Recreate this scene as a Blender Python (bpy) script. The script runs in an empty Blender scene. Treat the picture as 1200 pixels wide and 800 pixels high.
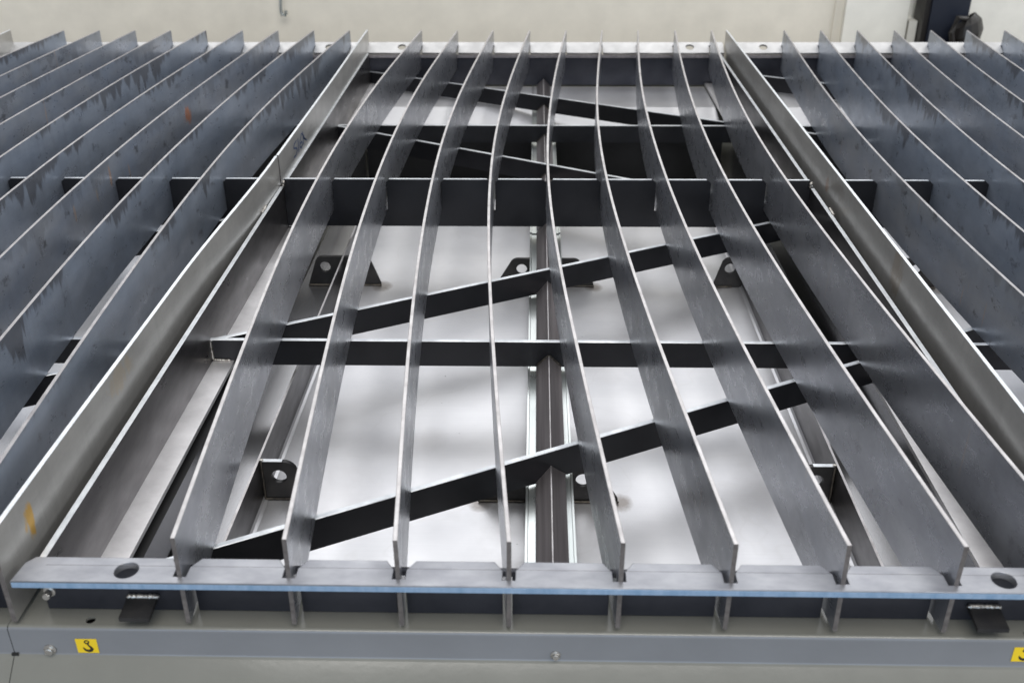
import bpy, math, random
from mathutils import Vector, Matrix
R = math.radians
sc = bpy.context.scene
col = sc.collection
random.seed(7)

# ------------------------------------------------------------------ camera
F, PI_, YA, RO = 1200.0, 0.49342750, 0.02452019, -0.00506879
CAM = Vector((-0.019968569, -0.498847868, 0.408839780))
def cam_axes():
    fw = Vector((-math.sin(YA)*math.cos(PI_), math.cos(YA)*math.cos(PI_), -math.sin(PI_)))
    r = Vector((math.cos(YA), math.sin(YA), 0)); u = r.cross(fw)
    return r*math.cos(RO)+u*math.sin(RO), -r*math.sin(RO)+u*math.cos(RO), fw
r_, u_, w_ = cam_axes()
cd = bpy.data.cameras.new('camera'); cam = bpy.data.objects.new('camera', cd); col.objects.link(cam)
cam.matrix_world = Matrix(((r_.x, u_.x, -w_.x, CAM.x), (r_.y, u_.y, -w_.y, CAM.y), (r_.z, u_.z, -w_.z, CAM.z), (0, 0, 0, 1)))
cd.sensor_width = 36; cd.lens = 36*F/1200; cd.clip_start = .02; cd.clip_end = 200
cd.dof.use_dof = True; cd.dof.focus_distance = 0.98; cd.dof.aperture_fstop = 11
sc.camera = cam

# ------------------------------------------------------------------ light of the hall
w = bpy.data.worlds.new('World'); sc.world = w; w.use_nodes = True
bg = w.node_tree.nodes['Background']; bg.inputs[0].default_value = (.93, .96, 1.0, 1); bg.inputs[1].default_value = .60
def area(name, loc, target, sx, sy, power, color):
    l = bpy.data.lights.new(name, 'AREA'); l.shape = 'RECTANGLE'; l.size = sx; l.size_y = sy; l.energy = power; l.color = color
    o = bpy.data.objects.new(name, l); col.objects.link(o); o.location = loc
    o.rotation_euler = (Vector(target)-Vector(loc)).to_track_quat('-Z', 'Y').to_euler(); return o
area('hall_lamp_overhead', (0.0, 2.9, 2.7), (0, .6, 0), 5.0, 3.0, 104, (.98, .985, 1.0))
area('hall_lamp_front', (0.3, -1.6, 3.0), (0, .6, 0), 3.0, 1.6, 90, (1, .97, .93))
area('hall_lamp_right', (4.2, .2, 1.9), (0, .6, -.05), 2.6, 1.6, 90, (.97, .98, 1.0))
area('added_blue_fill_lamp', (0.0, -3.2, 0.75), (0, 0, -.05), 3.2, 1.3, 30, (.50, .72, 1.0))  # unseen bluish lamp added behind the camera to tint faces turned to it
sc.view_settings.view_transform = 'Standard'; sc.view_settings.look = 'None'
sc.view_settings.exposure = 0.0; sc.view_settings.gamma = 1; sc.view_settings.use_curve_mapping = False
sc.render.engine = 'CYCLES'

# ------------------------------------------------------------------ materials
class NT:
    def __init__(s, name):
        s.m = bpy.data.materials.new(name); s.m.use_nodes = True; s.t = s.m.node_tree
        s.b = s.t.nodes['Principled BSDF']
    def n(s, typ, **k):
        o = s.t.nodes.new(typ)
        for a, v in k.items(): setattr(o, a, v)
        return o
    def l(s, a, b): s.t.links.new(a, b)
    def set(s, sock, v):
        if hasattr(v, 'is_output'): s.l(v, sock)
        else: sock.default_value = v
    def math(s, op, a, b=0.0, clamp=False):
        o = s.n('ShaderNodeMath', operation=op, use_clamp=clamp); s.set(o.inputs[0], a); s.set(o.inputs[1], b); return o.outputs[0]
    def coord(s, scale=(1, 1, 1), rnd=True):
        tc = s.n('ShaderNodeTexCoord'); mp = s.n('ShaderNodeMapping'); mp.inputs['Scale'].default_value = scale
        s.l(tc.outputs['Object'], mp.inputs['Vector'])
        if rnd:
            oi = s.n('ShaderNodeObjectInfo'); mu = s.math('MULTIPLY', oi.outputs['Random'], 37.0)
            s.l(mu, mp.inputs['Location'])
        return mp.outputs[0]
    def noise(s, scale=(1, 1, 1), sc=5.0, det=4.0, rough=.55, rnd=True):
        o = s.n('ShaderNodeTexNoise'); s.l(s.coord(scale, rnd), o.inputs['Vector'])
        o.inputs['Scale'].default_value = sc; o.inputs['Detail'].default_value = det; o.inputs['Roughness'].default_value = rough
        return o.outputs['Fac']
    def ramp(s, fac, lo, hi, a=0.0, b=1.0):
        o = s.n('ShaderNodeMapRange'); s.set(o.inputs[0], fac)
        for i, v in enumerate((lo, hi, a, b)): s.set(o.inputs[i+1], v)
        return o.outputs[0]
    def mix(s, fac, a, b):
        o = s.n('ShaderNodeMix', data_type='RGBA'); s.set(o.inputs['Factor'], fac)
        s.set(o.inputs['A'], a if hasattr(a, 'is_output') else (*a, 1)); s.set(o.inputs['B'], b if hasattr(b, 'is_output') else (*b, 1)); return o.outputs['Result']
    def xyz(s):
        tc = s.n('ShaderNodeTexCoord'); o = s.n('ShaderNodeSeparateXYZ'); s.l(tc.outputs['Object'], o.inputs[0]); return o.outputs
    def bump(s, h, st, dist=.001):
        o = s.n('ShaderNodeBump'); o.inputs['Strength'].default_value = st; o.inputs['Distance'].default_value = dist
        s.l(h, o.inputs['Height']); s.l(o.outputs[0], s.b.inputs['Normal'])
    def out(s, color, rough, metal, spec=.5):
        s.set(s.b.inputs['Base Color'], color if hasattr(color, 'is_output') else (*color, 1))
        s.set(s.b.inputs['Roughness'], rough); s.set(s.b.inputs['Metallic'], metal); s.b.inputs['Specular IOR Level'].default_value = spec
        return s.m

def steel(name, c1, c2, dark, rough=(.28, .5), metal=.8, drip=0.0, rust=0.0, blotch=.5, scratch=0.0, spots=(), drag=.5):
    """hot-rolled flat steel: cloudy mill scale, oil drips from the top edge, scuffs, rust specks"""
    s = NT(name)
    big = s.noise((1, 3.0, 9), 3.2, 5, .6)
    c = s.mix(s.ramp(big, .32, .68), c1, c2)
    grain = s.noise((1, 5, 120), 8, 3)                       # rolling lines along the strip
    c = s.mix(s.ramp(grain, .3, .75, 0, .22), c, tuple(v*1.35 for v in c1))
    xyz = s.xyz()
    if blotch:
        bl = s.noise((1, 14, 22), 2.2, 6, .68)
        c = s.mix(s.ramp(bl, .60, .66, 0, blotch), c, dark)
    cl = s.noise((1, 5, 8), 3.1, 6, .72); c = s.mix(s.ramp(cl, .38, .62, .34, 0), c, tuple(v*.62 for v in c1))   # soft smudges
    vs = s.noise((1, 40, 2.5), 2.0, 4, .6); c = s.mix(s.ramp(vs, .52, .72, 0, .25), c, tuple(v*.6 for v in c2))
    if drip:
        dn = s.noise((1, 34, 3.0), 1.6, 3, .6); dn2 = s.noise((1, 3.1, .2), 1.5, 3, .6)
        reach = s.math('ADD', s.math('MULTIPLY', s.ramp(dn2, .47, .70, -.012, 1), .030), s.math('MULTIPLY', s.math('MULTIPLY', s.math('SUBTRACT', dn, .5), .12), s.ramp(dn2, .42, .62, .12, 1)))
        depth = s.math('MULTIPLY', xyz[2], -1.0)
        m = s.ramp(s.math('SUBTRACT', reach, depth), -.003, .004)
        c = s.mix(s.math('MULTIPLY', m, drip, True), c, dark)
    if rust:
        ru = s.noise((1, 16, 20), 5.0, 5, .7)
        c = s.mix(s.ramp(ru, .735, .76, 0, rust), c, (.30, .12, .05))
    if scratch:
        sn = s.noise((1, 150, 7), 1.3, 2, .4)
        c = s.mix(s.ramp(sn, .735, .75, 0, scratch), c, (.42, .33, .27))
    for (sy, sz, wy, wz, colr, st) in spots:                 # single stains, each with its own ragged outline
        nn = s.noise((1, 1.6, .45), 75, 4, .7, False)
        dy = s.math('MULTIPLY', s.math('SUBTRACT', xyz[1], sy), 1/wy); dz = s.math('MULTIPLY', s.math('SUBTRACT', xyz[2], sz), 1/wz)
        d = s.math('ADD', s.math('MULTIPLY', dy, dy), s.math('MULTIPLY', dz, dz))
        d = s.math('ADD', d, s.math('MULTIPLY', s.math('SUBTRACT', nn, .5), 4.5))
        c = s.mix(s.ramp(d, 1.0, .45, 0, st), c, colr)
    rg = s.noise((1, 7, 16), 4, 5, .65)
    s.bump(s.noise((1, 1, 1), 420, 2), .05, .0006)
    return s.out(c, s.ramp(rg, .3, .7, *rough), metal)

def plain(name, c1, c2, rough=(.3, .45), metal=.9, sc=40, scale=(1, 1, 1), bump=.04, spec=.5, rnd=True):
    s = NT(name); nz = s.noise(scale, sc, 5, .6, rnd)
    s.bump(s.noise((1, 1, 1), 500, 2), bump, .0006)
    return s.out(s.mix(s.ramp(nz, .33, .68), c1, c2), s.ramp(s.noise(scale, sc*.6, 4), .3, .7, *rough), metal, spec)

M = {}
M['slat'] = steel('slat_steel', (.29, .302, .338), (.375, .385, .41), (.13, .13, .135), (.23, .36), .74, blotch=.35, rust=.15, scratch=.35)
M['slat_oily'] = steel('slat_steel_oily', (.265, .31, .385), (.345, .38, .44), (.065, .057, .055), (.25, .42), .55, drip=.6, blotch=.55, rust=.25)
M['slat_rub'] = steel('slat_steel_scuffed', (.265, .305, .38), (.35, .365, .395), (.065, .062, .062), (.24, .40), .55, drip=.3, blotch=.75, rust=.55, scratch=.9)
M['slat_marked'] = steel('slat_steel_marked', (.265, .305, .38), (.35, .365, .395), (.065, .062, .062), (.24, .40), .55, drip=.25, blotch=.7, rust=.3,
                         spots=((1.039, -.030, .016, .017, (.50, .20, .10), .9), (.738, -.022, .004, .013, (.48, .30, .20), .7), (.80, -.036, .003, .012, (.45, .33, .25), .6),
                                (.69, -.03, .003, .012, (.45, .36, .28), .6), (.62, -.026, .003, .010, (.45, .33, .25), .6)))
M['edge'] = plain('cut_edge', (.38, .365, .365), (.54, .525, .525), (.42, .6), .75, 60)
M['edge_dull'] = plain('worn_cut_edge', (.28, .27, .275), (.42, .41, .415), (.42, .6), .75, 60)
M['edge_bright'] = plain('bare_cut_edge', (.56, .585, .61), (.74, .765, .79), (.4, .55), .7, 90)
M['end'] = plain('sheared_end', (.16, .145, .14), (.26, .24, .23), (.4, .6), .8, 200)
M['strip'] = steel('strip_steel', (.41, .405, .39), (.48, .47, .455), (.24, .23, .22), (.30, .40), .62, blotch=.18, rust=.10)
M['strip_front'] = steel('strip_steel_front', (.41, .40, .38), (.48, .47, .445), (.24, .23, .22), (.30, .40), .62, blotch=.18, rust=.1,
                         spots=((.043, -.022, .007, .014, (.62, .36, .06), .9), (.22, -.012, .03, .012, (.48, .36, .2), .35)))
M['strip_right'] = steel('strip_steel_right', (.42, .41, .39), (.50, .485, .46), (.22, .2, .18), (.30, .40), .62, blotch=.2, rust=.2,
                         spots=((.45, -.016, .016, .030, (.27, .19, .11), .42), (.725, -.026, .010, .010, (.30, .15, .07), .5), (.68, -.014, .035, .012, (.22, .19, .16), .4)))
M['black'] = plain('black_scale', (.012, .0125, .015), (.027, .0275, .032), (.30, .44), .4, 9, (1, 1, 1), .05)
M['beam'] = plain('beam_steel', (.095, .09, .095), (.145, .14, .142), (.26, .4), .85, 14, (1, 2, 6))
M['flange'] = plain('beam_foot_lit_steel', (.66, .645, .65), (.86, .845, .85), (.35, .5), .75, 30)  # paler copy of the beam steel: light on the foot put into colour
M['rail'] = plain('rail_steel', (.225, .23, .252), (.32, .325, .345), (.36, .5), .7, 34, (1, 2, 1))
M['raillip'] = plain('lip_steel', (.38, .376, .372), (.50, .495, .49), (.38, .5), .8, 30)
M['railedge'] = plain('rail_cut_edge', (.24, .38, .56), (.36, .50, .68), (.35, .5), .5, 60, (3, 1, 1))  # blue reflection put into the edge's base colour
M['web'] = plain('web_scale', (.034, .036, .046), (.062, .063, .075), (.28, .45), .6, 16)
M['angle'] = plain('spine_scale', (.27, .245, .25), (.42, .385, .39), (.3, .5), .75, 9, (22, .5, 22))
M['zinc'] = plain('zinc_bar', (.52, .56, .55), (.66, .69, .68), (.25, .4), .85, 22, (1, .6, 1))
M['weld'] = plain('weld_bead', (.22, .20, .18), (.62, .60, .56), (.25, .5), .9, 160)
M['weldburn'] = plain('weld_bead_burnt', (.035, .032, .03), (.13, .115, .095), (.35, .55), .7, 160)
M['bolt'] = plain('zinc_bolt', (.45, .44, .41), (.62, .60, .57), (.2, .35), .95, 120)
M['lug'] = plain('lug_scale', (.028, .028, .030), (.055, .053, .052), (.35, .55), .6, 40)

def tray_mat():
    s = NT('tray_sheet')
    big = s.noise((1, 1, 1), 5, 6, .62); c = s.mix(s.ramp(big, .35, .68), (.56, .56, .58), (.69, .69, .705))
    vein = s.noise((1, 1, 1), 6, 3, .5)                                 # dried water marks
    v = s.math('ABSOLUTE', s.math('SUBTRACT', vein, .5)); c = s.mix(s.ramp(v, .0, .006, .16, 0), c, (.50, .49, .48))
    br = s.noise((2, 160, 1), 5, 3); c = s.mix(s.ramp(br, .35, .7, 0, .12), c, (.45, .45, .47))              # brushed lines across
    X_ = s.xyz(); nn = s.noise((1, 1, 1), 55, 4, .7, False)
    for (sx, sy, w_, st) in ((.057, .234, .012, .7), (-.068, .234, .012, .7), (.055, .681, .013, .7), (-.067, .681, .012, .6), (-.214, .681, .014, .7), (.205, .681, .014, .6),
                             (-.005, .22, .07, .14), (-.20, .25, .05, .12), (.20, .25, .05, .12), (.13, .19, .012, .25), (-.12, .33, .02, .12), (.06, .47, .03, .10)):   # soot round the weld ends, then fainter dark patches
        dx = s.math('MULTIPLY', s.math('SUBTRACT', X_[0], sx), 1/w_); dy = s.math('MULTIPLY', s.math('SUBTRACT', X_[1], sy), .8/w_)
        d = s.math('ADD', s.math('ADD', s.math('MULTIPLY', dx, dx), s.math('MULTIPLY', dy, dy)), s.math('MULTIPLY', s.math('SUBTRACT', nn, .5), 1.4))
        c = s.mix(s.ramp(d, 1.0, .1, 0, st), c, (.15, .12, .095))
    sp = s.noise((1, 1, 1), 120, 3, .6); c = s.mix(s.ramp(sp,   .755, .775, 0, .7), c, (.08, .075, .07))
    st = s.noise((1, 1, 1), 22, 4)
    rg = s.noise((1, 1, 1), 7, 6, .65)
    return s.out(c, s.ramp(s.math('ADD', s.math('MULTIPLY', rg, .7), s.math('MULTIPLY', st, .3)), .35, .65, .34, .42), .66)
M['tray'] = tray_mat()
M['margin'] = plain('margin_sheet', (.26, .26, .27), (.33, .33, .34), (.16, .26), .85, 6)
def paint(name, c, rough=(.18, .28), bump=.05, sc=260):
    s = NT(name); nz = s.noise((1, 1, 1), 14, 5, .6, False)
    s.bump(s.noise((1, 1, 1), sc, 2, .5, False), bump, .0008)
    return s.out(s.mix(s.ramp(nz, .3, .7), tuple(v*.93 for v in c), tuple(min(1, v*1.05) for v in c)), s.ramp(s.noise((1, 1, 1), 22, 5, .6, False), .3, .7, *rough), 0.0)
M['paint'] = paint('grey_machine_paint', (.168, .167, .148), (.13, .22))
M['band'] = paint('blue_grey_band_paint', (.168, .175, .186), (.15, .25))
M['basin'] = paint('basin_paint', (.32, .32, .28), (.16, .26))
M['wall'] = paint('cream_wall_paint', (.78, .735, .64), (.5, .65), .02, 40)
M['panel'] = paint('white_panel_paint', (.80, .785, .72), (.45, .6), .05, 40)
M['navy'] = paint('navy_post_paint', (.010, .014, .026), (.35, .5), .05, 60)
M['ground'] = paint('concrete', (.30, .29, .28), (.6, .8), .2, 30)
M['rubber'] = paint('black_rubber', (.018, .016, .015), (.3, .5), .3, 120)
M['yellow'] = paint('yellow_sticker', (.80, .56, .015), (.3, .4), .02)
M['ink'] = paint('black_print', (.012, .011, .010), (.4, .5), .02)
M['blueink'] = paint('blue_marker', (.03, .055, .13), (.4, .5), .02)
M['dark'] = paint('shadow_gap', (.01, .01, .01), (.7, .8), .02)

# ------------------------------------------------------------------ helpers
def mesh_obj(name, verts, faces, mat, parent=None, mats=None, fm=None, smooth=False):
    me = bpy.data.meshes.new(name); me.from_pydata([tuple(v) for v in verts], [], faces)
    for m in (mats or [mat]): me.materials.append(M[m])
    if fm: me.polygons.foreach_set('material_index', fm)
    if smooth: me.polygons.foreach_set('use_smooth', [True]*len(me.polygons))
    me.update()
    o = bpy.data.objects.new(name, me); col.objects.link(o)
    if parent: o.parent = parent; o.location = -parent.location if parent.type == 'EMPTY' else (0, 0, 0)
    return o
def tag(o, label=None, cat=None, group=None, kind=None):
    if label: o['label'] = label
    if cat: o['category'] = cat
    if group: o['group'] = group
    if kind: o['kind'] = kind
    return o
def empty(name, loc):
    o = bpy.data.objects.new(name, None); o.empty_display_size = .05; o.location = loc; col.objects.link(o); return o
def box_data(x0, x1, y0, y1, z0, z1):
    v = [(x, y, z) for z in (z0, z1) for y in (y0, y1) for x in (x0, x1)]
    return v, [(0, 2, 3, 1), (4, 5, 7, 6), (0, 1, 5, 4), (2, 6, 7, 3), (0, 4, 6, 2), (1, 3, 7, 5)]
def circ(cx, cy, r, n=24, a0=0): return [(cx+r*math.cos(a0+2*math.pi*i/n), cy+r*math.sin(a0+2*math.pi*i/n)) for i in range(n)]
def plate(name, outline, holes, thick, frame, mat, parent=None, bevel=.0003, shift=0.0):
    """flat plate cut from sheet: a 2-D outline with holes, extruded; frame = (origin, x axis, y axis)"""
    cu = bpy.data.curves.new(name, 'CURVE'); cu.dimensions = '2D'; cu.fill_mode = 'BOTH'
    cu.extrude = max(thick/2-bevel, 1e-5); cu.bevel_depth = bevel; cu.bevel_resolution = 1; cu.offset = -bevel
    for pts in [outline]+list(holes):
        sp = cu.splines.new('POLY'); sp.points.add(len(pts)-1); sp.use_cyclic_u = True
        for q, p in zip(sp.points, pts): q.co = (p[0], p[1], 0, 1)
    tmp = bpy.data.objects.new('tmp', cu); col.objects.link(tmp)
    dg = bpy.context.evaluated_depsgraph_get()
    me = bpy.data.meshes.new_from_object(tmp.evaluated_get(dg)); bpy.data.objects.remove(tmp); bpy.data.curves.remove(cu)
    o, ax, ay = Vector(frame[0]), Vector(frame[1]).normalized(), Vector(frame[2]).normalized(); az = ax.cross(ay)
    mt = Matrix(((ax.x, ay.x, az.x, o.x), (ax.y, ay.y, az.y, o.y), (ax.z, ay.z, az.z, o.z), (0, 0, 0, 1)))
    me.transform(mt @ Matrix.Translation((0, 0, shift)))
    me.name = name; me.materials.clear(); me.materials.append(M[mat])
    ob = bpy.data.objects.new(name, me); col.objects.link(ob)
    if parent: ob.parent = parent; ob.location = -parent.location if parent.type == 'EMPTY' else (0, 0, 0)
    return ob
def bar_between(name, a, b, zt, zb, th, mat, parent, em='edge_bright'):
    """flat bar on edge from a to b (x,y); its top edge is bright bare metal"""
    a, b = Vector((a[0], a[1], 0)), Vector((b[0], b[1], 0)); d = (b-a).normalized(); n = Vector((-d.y, d.x, 0))*(th/2)
    bv = .0004; prof = [(-1, zb), (1, zb), (1, zt-bv), (1-bv*2/th*1, zt), (-1+bv*2/th*1, zt), (-1, zt-bv)]
    N = 12; v = []; f = []; fm = []
    for i in range(N+1):
        c = a+(b-a)*(i/N)
        for (s_, z) in prof: v.append((c.x+n.x*s_, c.y+n.y*s_, z))
    k = len(prof)
    for i in range(N):
        for j in range(k):
            f.append((i*k+j, i*k+(j+1) % k, (i+1)*k+(j+1) % k, (i+1)*k+j)); fm.append(1 if j in (2, 3, 4) else 0)
    f.append(tuple(range(k-1, -1, -1))); f.append(tuple(N*k+j for j in range(k))); fm += [0, 0]
    return mesh_obj(name, v, f, None, parent, [mat, em], fm)
def weld(pts, r, parent, mat='weld', seed=0):
    """lumpy bead laid along a line of points"""
    rn = random.Random(seed); v = []; f = []; k = 7; pts = [Vector(p) for p in pts]
    L = []; 
    for a, b in zip(pts, pts[1:]):
        n = max(2, int((b-a).length/(r*.55)))
        for i in range(n): L.append(a+(b-a)*(i/n))
    L.append(pts[-1]); 
    for i, c in enumerate(L):
        d = (L[min(i+1, len(L)-1)]-L[max(i-1, 0)]).normalized(); s1 = d.orthogonal().normalized(); s2 = d.cross(s1)
        rr = r*(.72+.28*abs(math.sin(i*1.25))+rn.uniform(-.12, .16))*(.55 if i in (0, len(L)-1) else 1)
        for j in range(k):
            t = 2*math.pi*j/k; v.append(c+s1*(rr*math.cos(t))+s2*(rr*math.sin(t)))
    for i in range(len(L)-1):
        for j in range(k): f.append((i*k+j, i*k+(j+1) % k, (i+1)*k+(j+1) % k, (i+1)*k+j))
    f.append(tuple(range(k))); f.append(tuple((len(L)-1)*k+j for j in range(k-1, -1, -1)))
    return mesh_obj('weld_bead', v, f, mat, parent, smooth=True)
def tube(name, pts, r, mat, parent=None, k=12):
    v = []; f = []; pts = [Vector(p) for p in pts]
    for i, c in enumerate(pts):
        d = (pts[min(i+1, len(pts)-1)]-pts[max(i-1, 0)]).normalized(); s1 = d.orthogonal().normalized(); s2 = d.cross(s1)
        for j in range(k):
            t = 2*math.pi*j/k; v.append(c+s1*(r*math.cos(t))+s2*(r*math.sin(t)))
    for i in range(len(pts)-1):
        for j in range(k): f.append((i*k+j, i*k+(j+1) % k, (i+1)*k+(j+1) % k, (i+1)*k+j))
    f.append(tuple(range(k-1, -1, -1))); f.append(tuple((len(pts)-1)*k+j for j in range(k)))
    return mesh_obj(name, v, f, mat, parent, smooth=False)
def hex_bolt(loc, parent, r=.0042, h=.003, name='bolt', mat='bolt'):
    """flange bolt whose axis points to -Y"""
    x, y, z = loc; v = []; f = []
    rings = [(r*1.45, 0, 18), (r*1.45, -.0008, 18), (r*1.0, -.0012, 18), (r*.98, -.0012-h*.85, 18), (r*.8, -.0012-h, 18)]
    for q, (rr, dy, n) in enumerate(rings):
        for i in range(18):
            a = 2*math.pi*i/18; e = 1.0
            if q in (2, 3): e = 1/max(math.cos(((a+math.pi/6) % (math.pi/3))-math.pi/6), .86)*.93
            v.append((x+rr*e*math.cos(a), y+dy, z+rr*e*math.sin(a)))
    for q in range(len(rings)-1):
        for i in range(18): f.append((q*18+i, q*18+(i+1) % 18, (q+1)*18+(i+1) % 18, (q+1)*18+i))
    f.append(tuple((len(rings)-1)*18+i for i in range(18)))
    return mesh_obj(name, v, f, mat, parent)

# ------------------------------------------------------------------ setting
tag(mesh_obj('ground', *box_data(-9, 9, -6, 9, -1.0, -.95), 'ground'), kind='structure')
WY = 2.2
wall = tag(mesh_obj('wall', *box_data(-6, .735, WY, WY+.1, -.95, .75), 'wall'), kind='structure')
mesh_obj('wall_batten', *box_data(.735, .757, WY-.006, WY+.06, -.95, .75), 'wall', wall)
mesh_obj('wall_panel', *box_data(.757, .915, WY-.022, WY+.04, -.95, .75), 'panel', wall)
mesh_obj('wall_section', *box_data(.915, 6, WY+.06, WY+.16, -.95, .75), 'panel', wall)
post = tag(empty('upright_post', (1.01, WY-.02, -.95)), 'dark navy upright post against the cream wall behind the table', 'post')
mesh_obj('post_body', *box_data(.957, 1.050, WY-.06, WY+.02, -.95, .75), 'navy', post)
mesh_obj('post_edge', *box_data(.944, .957, WY-.05, WY+.02, -.95, .75), 'rubber', post)
jb = tag(empty('conduit_box', (.935, WY+.04, -.15)), 'small pale conduit box between the wall panel and the dark post', 'conduit')
mesh_obj('box_body', *box_data(.921, .942, WY-.02, WY+.055, -.185, -.108), 'panel', jb)
tube('conduit_pipe', [(.937, WY+.03, -.108), (.935, WY+.03, .0), (.935, WY+.03, .7)], .006, 'panel', jb)
tag(tube('hanging_cable', [(-.662, WY-.03, .7), (-.6615, WY-.03, .3), (-.662, WY-.03, -.03), (-.6665, WY-.03, -.070), (-.6670, WY-.03, -.084), (-.6640, WY-.03, -.092), (-.6585, WY-.03, -.0925), (-.6545, WY-.03, -.087), (-.6545, WY-.03, -.080)], .0045, 'zinc'),
    'short grey cable end hanging in front of the plain cream wall', 'cable')
cb = empty('hanging_grip', (1.045, WY-.09, -.12))
tag(cb, 'black rubber grip hanging beside the dark navy post', 'grip')
v = []; f = []
prof = [(-.085, .012, .010), (-.10, .030, .02), (-.125, .036, .024), (-.15, .030, .022), (-.178, .020, .016), (-.2, .012, .010)]
for (z, a, b) in prof:
    for i in range(12):
        t = 2*math.pi*i/12; v.append((1.040+(-.085-z)*(-.30)*-1*.4+a*math.cos(t)*(1+.15*math.sin(3*t)), WY-.09+b*math.sin(t), z+.012*math.cos(t)))
for i in range(len(prof)-1):
    for j in range(12): f.append((i*12+j, (i+1)*12+j, (i+1)*12+(j+1) % 12, i*12+(j+1) % 12))
f += [tuple(range(12)), tuple((len(prof)-1)*12+j for j in range(11, -1, -1))]
mesh_obj('grip_body', v, f, 'rubber', cb)
tube('grip_loop', [(1.037, WY-.09, -.09), (1.010, WY-.10, -.085), (1.000, WY-.10, -.12), (1.012, WY-.10, -.16), (1.03, WY-.09, -.185)], .007, 'rubber', cb)

# ------------------------------------------------------------------ machine body under the slats
XL, XR, SEAM = -1.42, 1.42, -.366
mb = tag(empty('machine_body', (0, .7, -.95)), 'glossy grey painted machine body carrying the slat table', 'machine body')
ZT, ZF, YF = -.0745, -.0985, -.0015
def front_cover(x0, x1, holes):
    th = .0025; v = []; f = []
    # bent sheet: horizontal flange, rolled edge, vertical face, rolled edge, sloping apron
    pr = [(.045, ZT), (YF+.0028, ZT)]
    for i in range(1, 5):
        a = math.pi/2*i/4; pr.append((YF+.0028-.0028*math.sin(a), ZT-.0028+.0028*math.cos(a)))
    pr += [(YF, ZF+.002), (YF-.0006, ZF+.0008), (YF-.002, ZF-.0006), (YF-.05, ZF-.042), (YF-.053, ZF-.048), (YF-.053, -.90)]
    n = len(pr); N = 24
    for i in range(N+1):
        x = x0+(x1-x0)*i/N
        for (y, z) in pr: v.append((x, y, z))
    for i in range(N):
        for j in range(1, n-1): f.append((i*n+j, (i+1)*n+j, (i+1)*n+j+1, i*n+j+1))
    o = mesh_obj('front_cover', v, f, None, mb, ['paint', 'band'], [1 if 3 <= j <= 6 else 0 for i in range(N) for j in range(1, n-1)])
    for p in o.data.polygons: p.use_smooth = True
    plate('cover_flange', [(x0, YF+.0028), (x1, YF+.0028), (x1, .045), (x0, .045)], holes, .002, ((0, 0, ZT-.001), (1, 0, 0), (0, 1, 0)), 'paint', mb, 0.0)
    return o
front_cover(XL, SEAM-.00025, [])
front_cover(SEAM+.00025, XR, [circ(-.313, .006, .0032), circ(.302, .004, .0032)])
mesh_obj('seam_backing', *box_data(SEAM-.01, SEAM+.01, YF+.004, .04, -.12, ZT-.004), 'dark', mb)
nt = mesh_obj('seam_notch', *box_data(SEAM-.0015, SEAM+.0032, YF-.0016, YF+.003, ZF-.0022, ZF+.0018), 'dark', mb)
mesh_obj('basin_floor', *box_data(XL, XR, .03, 1.62, -.24, -.21), 'basin', mb)
mesh_obj('basin_front', *box_data(XL, XR, .041, .045, -.21, ZT-.003), 'basin', mb)
mesh_obj('rear_cover', *box_data(XL, XR, 1.60, 1.64, -.95, -.105), 'paint', mb)
for x in (-.341, -.0045, .33): hex_bolt((x, YF-.0002, -.0925 if x > -.1 else -.0935), mb, .0023 if x > -.1 else .0029, .0022)
# hook stickers
def sticker(xc, zc, label):
    h = .0071
    s = plate('hook_sticker', [(xc-h, zc-h*.86), (xc+h, zc-h*.86), (xc+h, zc+h*.86), (xc-h, zc+h*.86)], [], .0002, ((0, YF-.0003, 0), (1, 0, 0), (0, 0, 1)), 'yellow', mb, 0.0); s['label'] = label
    # crane hook: eye ring, shank and curved hook
    fr = ((xc, YF-.00052, zc), (1, 0, 0), (0, 0, 1)); q = h
    plate('hook_print', circ(.05*q, .50*q, .25*q), [circ(.05*q, .52*q, .12*q)], .00008, fr, 'ink', None, 0.0).parent = s
    mid = [(.10, .30, .07), (.17, .08, .09), (.34, -.14, .12), (.42, -.34, .15), (.30, -.53, .17), (.05, -.60, .16), (-.2, -.5, .13), (-.34, -.3, .08), (-.40, -.12, .02)]
    le, ri = [], []
    for i, (a, b, wd) in enumerate(mid):
        p0, p1 = mid[max(i-1, 0)], mid[min(i+1, len(mid)-1)]; dx, dy = p1[0]-p0[0], p1[1]-p0[1]; L = math.hypot(dx, dy)
        nx, ny = -dy/L, dx/L; le.append(((a+nx*wd)*q, (b+ny*wd)*q)); ri.append(((a-nx*wd)*q, (b-ny*wd)*q))
    plate('hook_print', le+ri[::-1], [], .00008, fr, 'ink', None, 0.0).parent = s
sticker(-.3155, -.0900, 'yellow hook sticker on the grey front edge at the left')
sticker(.2995, -.0868, 'yellow hook sticker on the grey front edge at the right, cut by the picture')

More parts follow.
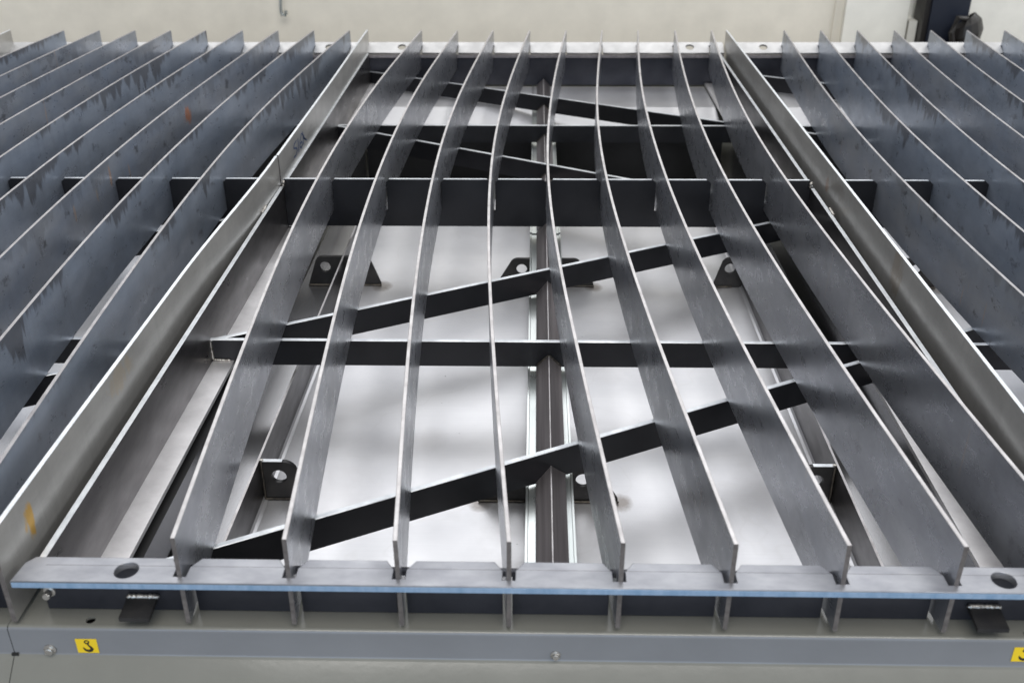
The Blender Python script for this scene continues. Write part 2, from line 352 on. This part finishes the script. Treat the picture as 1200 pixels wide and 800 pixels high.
# ------------------------------------------------------------------ one table section: welded support frame
P = .07
def SX(i): return (i-3.5)*P
BOW = -.0395; LEN = 1.53
def bow(y): return BOW*math.sin(math.pi*min(max(y/LEN, 0), 1))
BL, BR = -.3435, .3305           # inner faces of the side beams
YM, YB1, YB2 = .752, .397, 1.14  # middle plate and the two cross bars
ZBT, ZBB = -.0722, -.1002
def support_frame(slots):
    fr = empty('slat_table', (-.0065, .765, -.10))
    zr = -.0310
    # front comb rail: slots open towards the inside with chamfered mouths
    y0, y1, ys = -.0062, .0178, .0002
    o = [(-.3515, y0), (.3330, y0), (.3330, y1-.004), (.3290, y1)]
    for i in sorted(slots, reverse=True):
        c = SX(i)
        o += [(c+.0095, y1), (c+.0088, y1-.0012), (c+.0040, y1-.0085), (c+.0040, ys), (c-.0040, ys), (c-.0040, y1-.0085), (c-.0088, y1-.0012), (c-.0095, y1)]
    o += [(-.3445, y1), (-.3495, y1-.006)]
    plate('front_comb_rail', o, [circ(-.281, .0055, .0076), circ(.2775, .0055, .0076)], .0052, ((0, 0, zr-.0026), (1, 0, 0), (0, 1, 0)), 'rail', fr, .0005)
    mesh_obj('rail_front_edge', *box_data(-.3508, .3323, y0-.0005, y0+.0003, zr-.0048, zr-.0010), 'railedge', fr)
    xs = [-.335]
    for i in sorted(slots): xs += [SX(i)-.0048, SX(i)+.0048]
    xs += [.325]
    for k in range(0, len(xs), 2): mesh_obj('scribe_line', *box_data(xs[k], xs[k+1], .0098, .01005, zr-.0003, zr+.00006), 'beam', fr)
    o = [(-.345, -.0378), (.332, -.0378), (.332, -.0740)]
    for i in sorted(slots, reverse=True):
        c = SX(i)+bow(.018); o += [(c+.0032, -.0740), (c+.0032, -.042), (c-.0032, -.042), (c-.0032, -.0740)]
    o += [(-.345, -.0740)]
    plate('front_comb_web', o, [], .004, ((0, .0178, 0), (1, 0, 0), (0, 0, 1)), 'web', fr, .0003)
    # rear rail: tilted lip with holes and a dark web below
    a = Vector((0, 1.508, -.0395)); d = Vector((0, .029, .0142)); L = d.length
    o = [(-.3515, 0), (.3425, 0), (.3425, L-.003), (.3395, L), (-.3485, L), (-.3515, L-.003)]
    oo = [(-.3515, 0)]
    for i in sorted(slots):
        c = SX(i)+.0015; oo += [(c-.0035, 0), (c-.0025, .004), (c-.0025, .022), (c+.0025, .022), (c+.0025, .004), (c+.0035, 0)]
    oo += o[1:]
    plate('rear_comb_lip', oo, [circ(-.281, L*.54, .0080), circ(.2775, L*.54, .0080)], .004, (a, (1, 0, 0), d), 'raillip', fr, .0004)
    mesh_obj('rear_bend', *box_data(-.351, .342, 1.5065, 1.5125, -.0472, -.0418), 'angle', fr)
    mesh_obj('rear_web', *box_data(-.3505, .3415, 1.511, 1.516, -.1003, -.0475), 'web', fr)
    # middle comb plate
    o = [(BL, -.0925), (BR, -.0925), (BR, -.0305), (BR-.002, -.0290)]
    for i in sorted(slots, reverse=True):
        c = SX(i)+BOW+.0010; o += [(c+.0065, -.0290), (c+.0024, -.0330), (c+.0024, -.0712), (c-.0024, -.0712), (c-.0024, -.0330), (c-.0065, -.0290)]
    o += [(BL+.002, -.0290), (BL, -.0305)]
    mp = plate('middle_comb_plate', o, [], .005, ((0, YM, 0), (1, 0, 0), (0, 0, 1)), 'black', fr, .0003)
    # bright cut edge along the top of the middle plate
    xs = [BL+.002]
    for i in sorted(slots): c = SX(i)+BOW; xs += [c-.0072, c+.0072]
    xs += [BR-.002]
    for k in range(0, len(xs), 2): mesh_obj('plate_edge', *box_data(xs[k], xs[k+1], YM-.0016, YM+.0016, -.02905, -.02845), 'edge_bright', mp)
    # side beams: an angle per half, standing leg + inward foot
    for (xi, sgn) in ((BL, -1), (BR, 1)):
        for (ya, yb) in ((.0205, YM-.003), (YM+.003, 1.5055)):
            pr = [(0, -.0385), (sgn*.0045, -.0385), (sgn*.0045, -.0995), (-sgn*.0215, -.0995), (-sgn*.0215, -.0955), (0, -.0955)]
            v = [(xi+px, y, pz) for y in (ya, yb) for (px, pz) in pr]; n = 6
            f = [(j, (j+1) % n, n+(j+1) % n, n+j) for j in range(n)] if sgn < 0 else [((j+1) % n, j, n+j, n+(j+1) % n) for j in range(n)]
            f += [tuple(range(n)), tuple(range(2*n-1, n-1, -1))]
            mesh_obj('side_beam', v, f, None, fr, ['beam', 'edge_bright', 'flange'], [1, 0, 0, 2, 2, 0, 0, 0])
    # cross bars and diagonal braces on edge
    for y in (YB1, YB2): bar_between('cross_bar', (BL, y), (BR, y), ZBT, ZBB, .005, 'black', fr)
    zt, zb = ZBT-.0006, ZBB-.0006
    for (p, q) in (((BL, .396), (BR, .747)), ((BL+.002, .0335), (BR, .3815)), ((BL, 1.5045), (BR, 1.1425)), ((BL, 1.137), (BR, .757))):
        bar_between('diagonal_brace', p, q, zt, zb, .005, 'black', fr)
    # spine: angle iron laid ridge up on a flat bar
    xc = -.0052
    for (ya, yb) in ((.03, YM-.0035), (YM+.0035, 1.5055)):
        t = .0032; h = .0125; zrg = -.0872
        pr = [(-h, zrg-h), (0, zrg), (h, zrg-h), (h-t*1.2, zrg-h-t*.6), (0, zrg-t*1.5), (-h+t*1.2, zrg-h-t*.6)]
        v = [(xc+px, y, pz) for y in (ya, yb) for (px, pz) in pr]
        f = [(j, (j+1) % 6, 6+(j+1) % 6, 6+j) for j in range(6)]+[tuple(range(5, -1, -1)), tuple(range(6, 12))]
        mesh_obj('spine_angle', v, f, 'angle', fr)
        mesh_obj('spine_ridge_highlight', *box_data(xc-.0005, xc+.0005, ya, yb, zrg-.0008, zrg+.0001), 'edge', fr)  # thin bright strip stands in for the highlight along the ridge
        mesh_obj('spine_flat_bar', *box_data(xc-.0185, xc+.0165, ya, yb, -.1085, -.1042), 'zinc', fr)
        mesh_obj('spine_side_bar', *box_data(xc-.0208, xc-.0190, ya, yb, -.13, -.1030), 'zinc', fr)
        mesh_obj('spine_side_bar', *box_data(xc+.0168, xc+.0186, ya, yb, -.13, -.1030), 'zinc', fr)
    # weld beads
    sd = 1
    for (y, dy) in ((YB1, 0), (YB2, 0), (.2115, .006), (.5745, .006), (1.321, -.006), (.944, -.006)):
        for s in (-1, 1):
            sd += 1
            weld([(xc, y-.0035, -.0868), (xc+s*.0125, y-.0035+s*dy, -.0992)], .0014, fr, 'weldburn', sd)
    for y in (YB1-.003, YB2-.003):
        weld([(BL+.0005, y, -.0725), (BL+.0008, y-.0006, -.0945), (BL+.018, y-.0006, -.0948)], .0015, fr, 'weld', sd+9)
        weld([(BR-.0005, y, -.0725), (BR-.0008, y-.0006, -.0945), (BR-.018, y-.0006, -.0948)], .0015, fr, 'weld', sd+10)
    weld([(BL-.001, YM-.004, -.0375), (BL+.0012, YM-.005, -.033), (BL+.001, YM-.0035, -.030)], .0022, fr, 'weld', 50)
    weld([(BR-.001, YM-.004, -.0375), (BR-.0012, YM-.005, -.033), (BR+.001, YM-.0035, -.030)], .0022, fr, 'weld', 51)
    for s, x in ((-1, BL-.0055), (1, BR+.0055)): weld([(x, .675, -.0375), (x, .655, -.0385)], .0020, fr, 'weld', 60+s)
    # tabs below the comb rail
    for (x0, x1) in ((-.2885, -.2685), (.2640, .2840)):
        v, f = box_data(x0, x1, -.0045, .0158, -.0655, -.0625); v = [(x, y, z+(.0025 if y > .01 else 0)) for (x, y, z) in v]
        tb = mesh_obj('tab', v, f, 'lug', fr)
        weld([(x0-.0005, .0135, -.0605), (x1+.001, .0135, -.0605)], .0020, fr, 'weld', int(x0*1e4) % 97)
    hex_bolt((-.3335, .0035, -.0475), fr, .0027, .005)
    return fr

slot_ids = list(range(0, 9))
frame_mid = support_frame(slot_ids)
tag(frame_mid, 'middle slat table section with curved grey slats over the bright tray', 'slat table', 'slat table sections')
def copy_tree(o, dx):
    c = o.copy(); col.objects.link(c); c.location.x += dx
    def kids(src, dst):
        for ch in src.children:
            k = ch.copy(); col.objects.link(k); k.parent = dst; kids(ch, k)
    kids(o, c); return c
fl = copy_tree(frame_mid, -.70); fl['label'] = 'left slat table section with dark oily bluish slats, cut by the picture edge'
fr2 = copy_tree(frame_mid, .70); fr2['label'] = 'right slat table section with dark stained slats, cut by the picture edge'

# ------------------------------------------------------------------ sheet tray below the frame
WL, WR, ZFL, ZWT = -.2595, .2420, -.147, -.1055
def lug(name, x, y, half_l, half_r, top_l, top_r, holes, ztop, parent):
    zb = ZFL+.0006; r = .010
    def corner(cx, cz, a0, a1, n=6): return [(cx+r*math.cos(a0+(a1-a0)*i/n), cz+r*math.sin(a0+(a1-a0)*i/n)) for i in range(n+1)]
    o = [(-half_l, zb), (half_r, zb), (half_r, zb+.003)]+corner(top_r-r, ztop-r, R(30), R(90))+corner(-top_l+r, ztop-r, R(90), R(150))+[(-half_l, zb+.003)]
    lo = plate(name, o, [circ(h, ztop-.0145, .0067) for h in holes], .004, ((x, y, 0), (1, 0, 0), (0, 0, 1)), 'lug', parent, .0004)
    weld([(x-half_l-.001, y-.003, zb+.001), (x-half_l*.35, y-.003, zb+.001)], .0013, lo.parent, 'weldburn', int(abs(x*y)*1e5) % 89)
    weld([(x+half_r*.35, y-.003, zb+.001), (x+half_r+.001, y-.003, zb+.001)], .0013, lo.parent, 'weldburn', int(abs(x*y)*1e5) % 83)
    return lo
def tray():
    t = empty('sheet_tray', (-.008, .62, -.165))
    ya, yb = .052, 1.0
    mesh_obj('tray_floor', *box_data(WL, WR, ya, yb, ZFL-.002, ZFL), 'tray', t)
    mesh_obj('tray_margin', *box_data(-.318, WL-.0021, ya, yb, ZFL-.002, ZFL), 'margin', t)
    mesh_obj('tray_margin', *box_data(WR+.0021, .307, ya, yb, ZFL-.002, ZFL), 'margin', t)
    # folded side walls with a small fold radius at the floor
    for (x, s) in ((WL, 1), (WR, -1)):
        pr = [(x-s*.002, ZFL), (x-s*.002, ZWT), (x, ZWT), (x, ZFL+.004), (x+s*.0012, ZFL+.0012), (x+s*.004, ZFL+.0004)]
        n = len(pr); v = [(px, y, pz) for y in (ya, yb) for (px, pz) in pr]
        f = [(j, j+1, n+j+1, n+j) if s < 0 else (j+1, j, n+j, n+j+1) for j in range(n-1)]
        mesh_obj('tray_wall', v, f, None, t, ['beam', 'edge', 'tray', 'black'], [3, 1, 0, 2, 2])
    mesh_obj('tray_end', *box_data(WL, WR, ya-.002, ya, ZFL, ZWT), 'beam', t)
    for y in (.236, .684):
        lug('lifting_lug', -.0052, y, .0625, .0600, .046, .044, (-.031, .029), -.1085, t)
        if y > .5:
            lug('lifting_lug', WL, y, .048, .044, .038, .0335, (-.0255, .0165), -.1065, t)
            lug('lifting_lug', WR, y, .036, .053, .0275, .042, (-.0165, .030), -.1065, t)
        else:                                           # front lugs stand only on the inner side of the wall
            for (x, sg) in ((WL+.0004, 1), (WR-.0004, -1)):
                zb, zt, r = ZFL+.0006, -.1062, .012
                o = [(0, zb), (sg*.032, zb), (sg*.032, zt-r)]+[(sg*(.032-r+r*math.cos(a)), zt-r+r*math.sin(a)) for a in [math.pi/2*k/6 for k in range(1, 7)]]+[(0, zt)]
                lg = plate('lifting_lug', o, [circ(sg*.0155, zt-.0155, .0066)], .0045, ((x, y, 0), (1, 0, 0), (0, 0, 1)), 'lug', t, .0004)
                mesh_obj('lug_top_edge', *box_data(min(x+sg*.0005, x+sg*.0195), max(x+sg*.0005, x+sg*.0195), y-.0021, y+.0021, zt-.0004, zt+.0003), 'edge_bright', lg).location = (0, 0, 0)
                weld([(x+sg*.0012, y-.0028, zt+.0008), (x+sg*.0012, y-.0028, zb+.001), (x+sg*.032, y-.0028, zb+.001)], .0012, t, 'weldburn', 7)
                weld([(x, y-.001, zt+.0008), (x+sg*.003, y-.0005, zt+.0008)], .0016, t, 'weld', 9)
    return t
tm = tag(tray(), 'bright bare sheet steel tray with lifting lugs under the middle section', 'tray', 'sheet trays under the sections')
tl = copy_tree(tm, -.70); tl['label'] = 'bare sheet steel tray glimpsed below the slats of the left section'
tr = copy_tree(tm, .70); tr['label'] = 'bare sheet steel tray glimpsed below the slats of the right section'
for dx in (-.70, 0, .70):
    mesh_obj('ledge_front', *box_data(-.318+dx, .307+dx, 1.252, 1.256, -.2098, -.1290), 'black', mb)
    v = [(x+dx, y, z-t) for t in (0, .002) for (y, z) in ((1.2485, -.1262), (1.36, -.1030), (1.508, -.1030)) for x in (-.320, .309)]
    mesh_obj('ledge_top', v, [(0, 1, 3, 2), (2, 3, 5, 4), (6, 8, 9, 7), (8, 10, 11, 9), (0, 6, 7, 1), (4, 5, 11, 10), (0, 2, 8, 6), (2, 4, 10, 8), (1, 7, 9, 3), (3, 9, 11, 5)], 'tray', mb)
for x in (-.352, .348): mesh_obj('basin_rib', *box_data(x-.03, x+.032, .046, 1.50, -.2095, -.1105), 'margin', mb)

# ------------------------------------------------------------------ slats
def strip_mesh(name, y0, y1, fn, zt, zb, th, mat, lean=0.0, seed=0, wob=.0006, edge='edge'):
    rn = random.Random(seed); ph = [rn.uniform(0, 6.28) for _ in range(4)]
    bv = .00035; h = th/2
    prof = [(-h, zb+bv), (-h+bv, zb), (h-bv, zb), (h, zb+bv), (h, zt-bv), (h-bv, zt), (-h+bv, zt), (-h, zt-bv)]
    N = 56; v = []; f = []; fm = []; k = 8
    for i in range(N+1):
        t = i/N; y = y0+(y1-y0)*t; e = math.sin(math.pi*t)
        x = fn(y)+e*wob*(math.sin(5.3*t+ph[0])+.6*math.sin(11*t+ph[1]))
        tw = lean+e*.012*math.sin(4*t+ph[2]); dz = e*.0004*math.sin(7*t+ph[3])
        for (px, pz) in prof: v.append((x+px+(pz-zb)*tw, y, pz+dz))
    for i in range(N):
        for j in range(k):
            f.append((i*k+j, i*k+(j+1) % k, (i+1)*k+(j+1) % k, (i+1)*k+j)); fm.append(1 if j in (4, 5, 6) else 0)
    f.append(tuple(range(k-1, -1, -1))); fm.append(2); f.append(tuple(N*k+j for j in range(k))); fm.append(2)
    o = mesh_obj(name, v, f, None, None, [mat, edge, 'end'], fm)
    for p, m_ in zip(o.data.polygons, fm): p.use_smooth = False
    return o
def slat(i, mat, sec):
    rn = random.Random(100+i); am = 1+rn.uniform(-.014, .014); off = rn.uniform(-.0006, .0006)
    o = strip_mesh('slat', 0, LEN, lambda y: bow(y)*am+off+.0020*(y/LEN), 0, -.0702 if sec is frame_mid else -.0718, .0030, mat, rn.uniform(-.012, .012), 200+i, .0006, 'edge' if sec is frame_mid else 'edge_dull')
    o.parent = sec; o.location = Vector((SX(i), 0, 0))-sec.location
    return o
for i in range(9): slat(i, 'slat', frame_mid)
for i in range(-2, -11, -1): slat(i, 'slat_marked' if i == -4 else 'slat_rub' if i in (-7, -8, -9) else 'slat_oily', fl)
for i in range(10, 17): slat(i, 'slat_rub' if i in (10, 13) else 'slat_oily', fr2)
def divider(fn, y0, y1, mat, label, seed, sec):
    o = strip_mesh('divider_strip', y0, y1, fn, .0006, -.0705, .0034, mat, 0.0, seed, .0002, 'edge_bright')
    o.parent = sec; o.location = -sec.location; o['label'] = label; return o
def front_piece(y):
    t = min(max((y-.38)/.36, 0), 1); return -.3600+.0098*t*t*(3-2*t)
divider(front_piece, -.0005, .7545, 'strip_front', 'pale front piece of the left divider strip with an orange smear', 1, frame_mid)
div = divider(lambda y: -.3492+.0012*(y-.757)/.78, .757, 1.533, 'strip', 'pale rear piece of the left divider strip with blue marker writing', 2, frame_mid)
divider(lambda y: .3455+.001*y/1.53, .0, 1.528, 'strip_right', 'pale divider strip at the right with brown stains', 3, frame_mid)
divider(lambda y: -1.0520+.0015*y/1.53, .0, 1.533, 'strip', 'pale divider strip at the far left edge', 4, fl)
# marker writing on the rear piece
W = [[(0.62, 1.0), (.2, .92), (.08, .70), (.5, .52), (.62, .28), (.35, .05), (.0, .1)], [(.9, 1.0), (.85, .0)], [(1.55, 1.0), (1.2, .6), (1.12, .25), (1.3, .02), (1.55, .15), (1.5, .42), (1.2, .4)],
     [(1.8, 1.0), (1.75, .0)], [(2.35, 1.0), (1.78, .48), (2.4, .0)], [(1.6, .95), (2.2, .1)]]
wv, wf = [], []
for st in W:
    for (a, b) in zip(st, st[1:]):
        dx, dz = b[0]-a[0], b[1]-a[1]; L = math.hypot(dx, dz); nx, nz = -dz/L*.055, dx/L*.055
        k = len(wv)
        for (px, pz) in ((a[0]+nx, a[1]+nz), (a[0]-nx, a[1]-nz), (b[0]-nx, b[1]-nz), (b[0]+nx, b[1]+nz)):
            wv.append((-.3468, .835+px*.036, -.030+pz*.019))
        wf.append((k, k+1, k+2, k+3))
mw = mesh_obj('marker_writing', wv, wf, 'blueink'); mw.parent = div
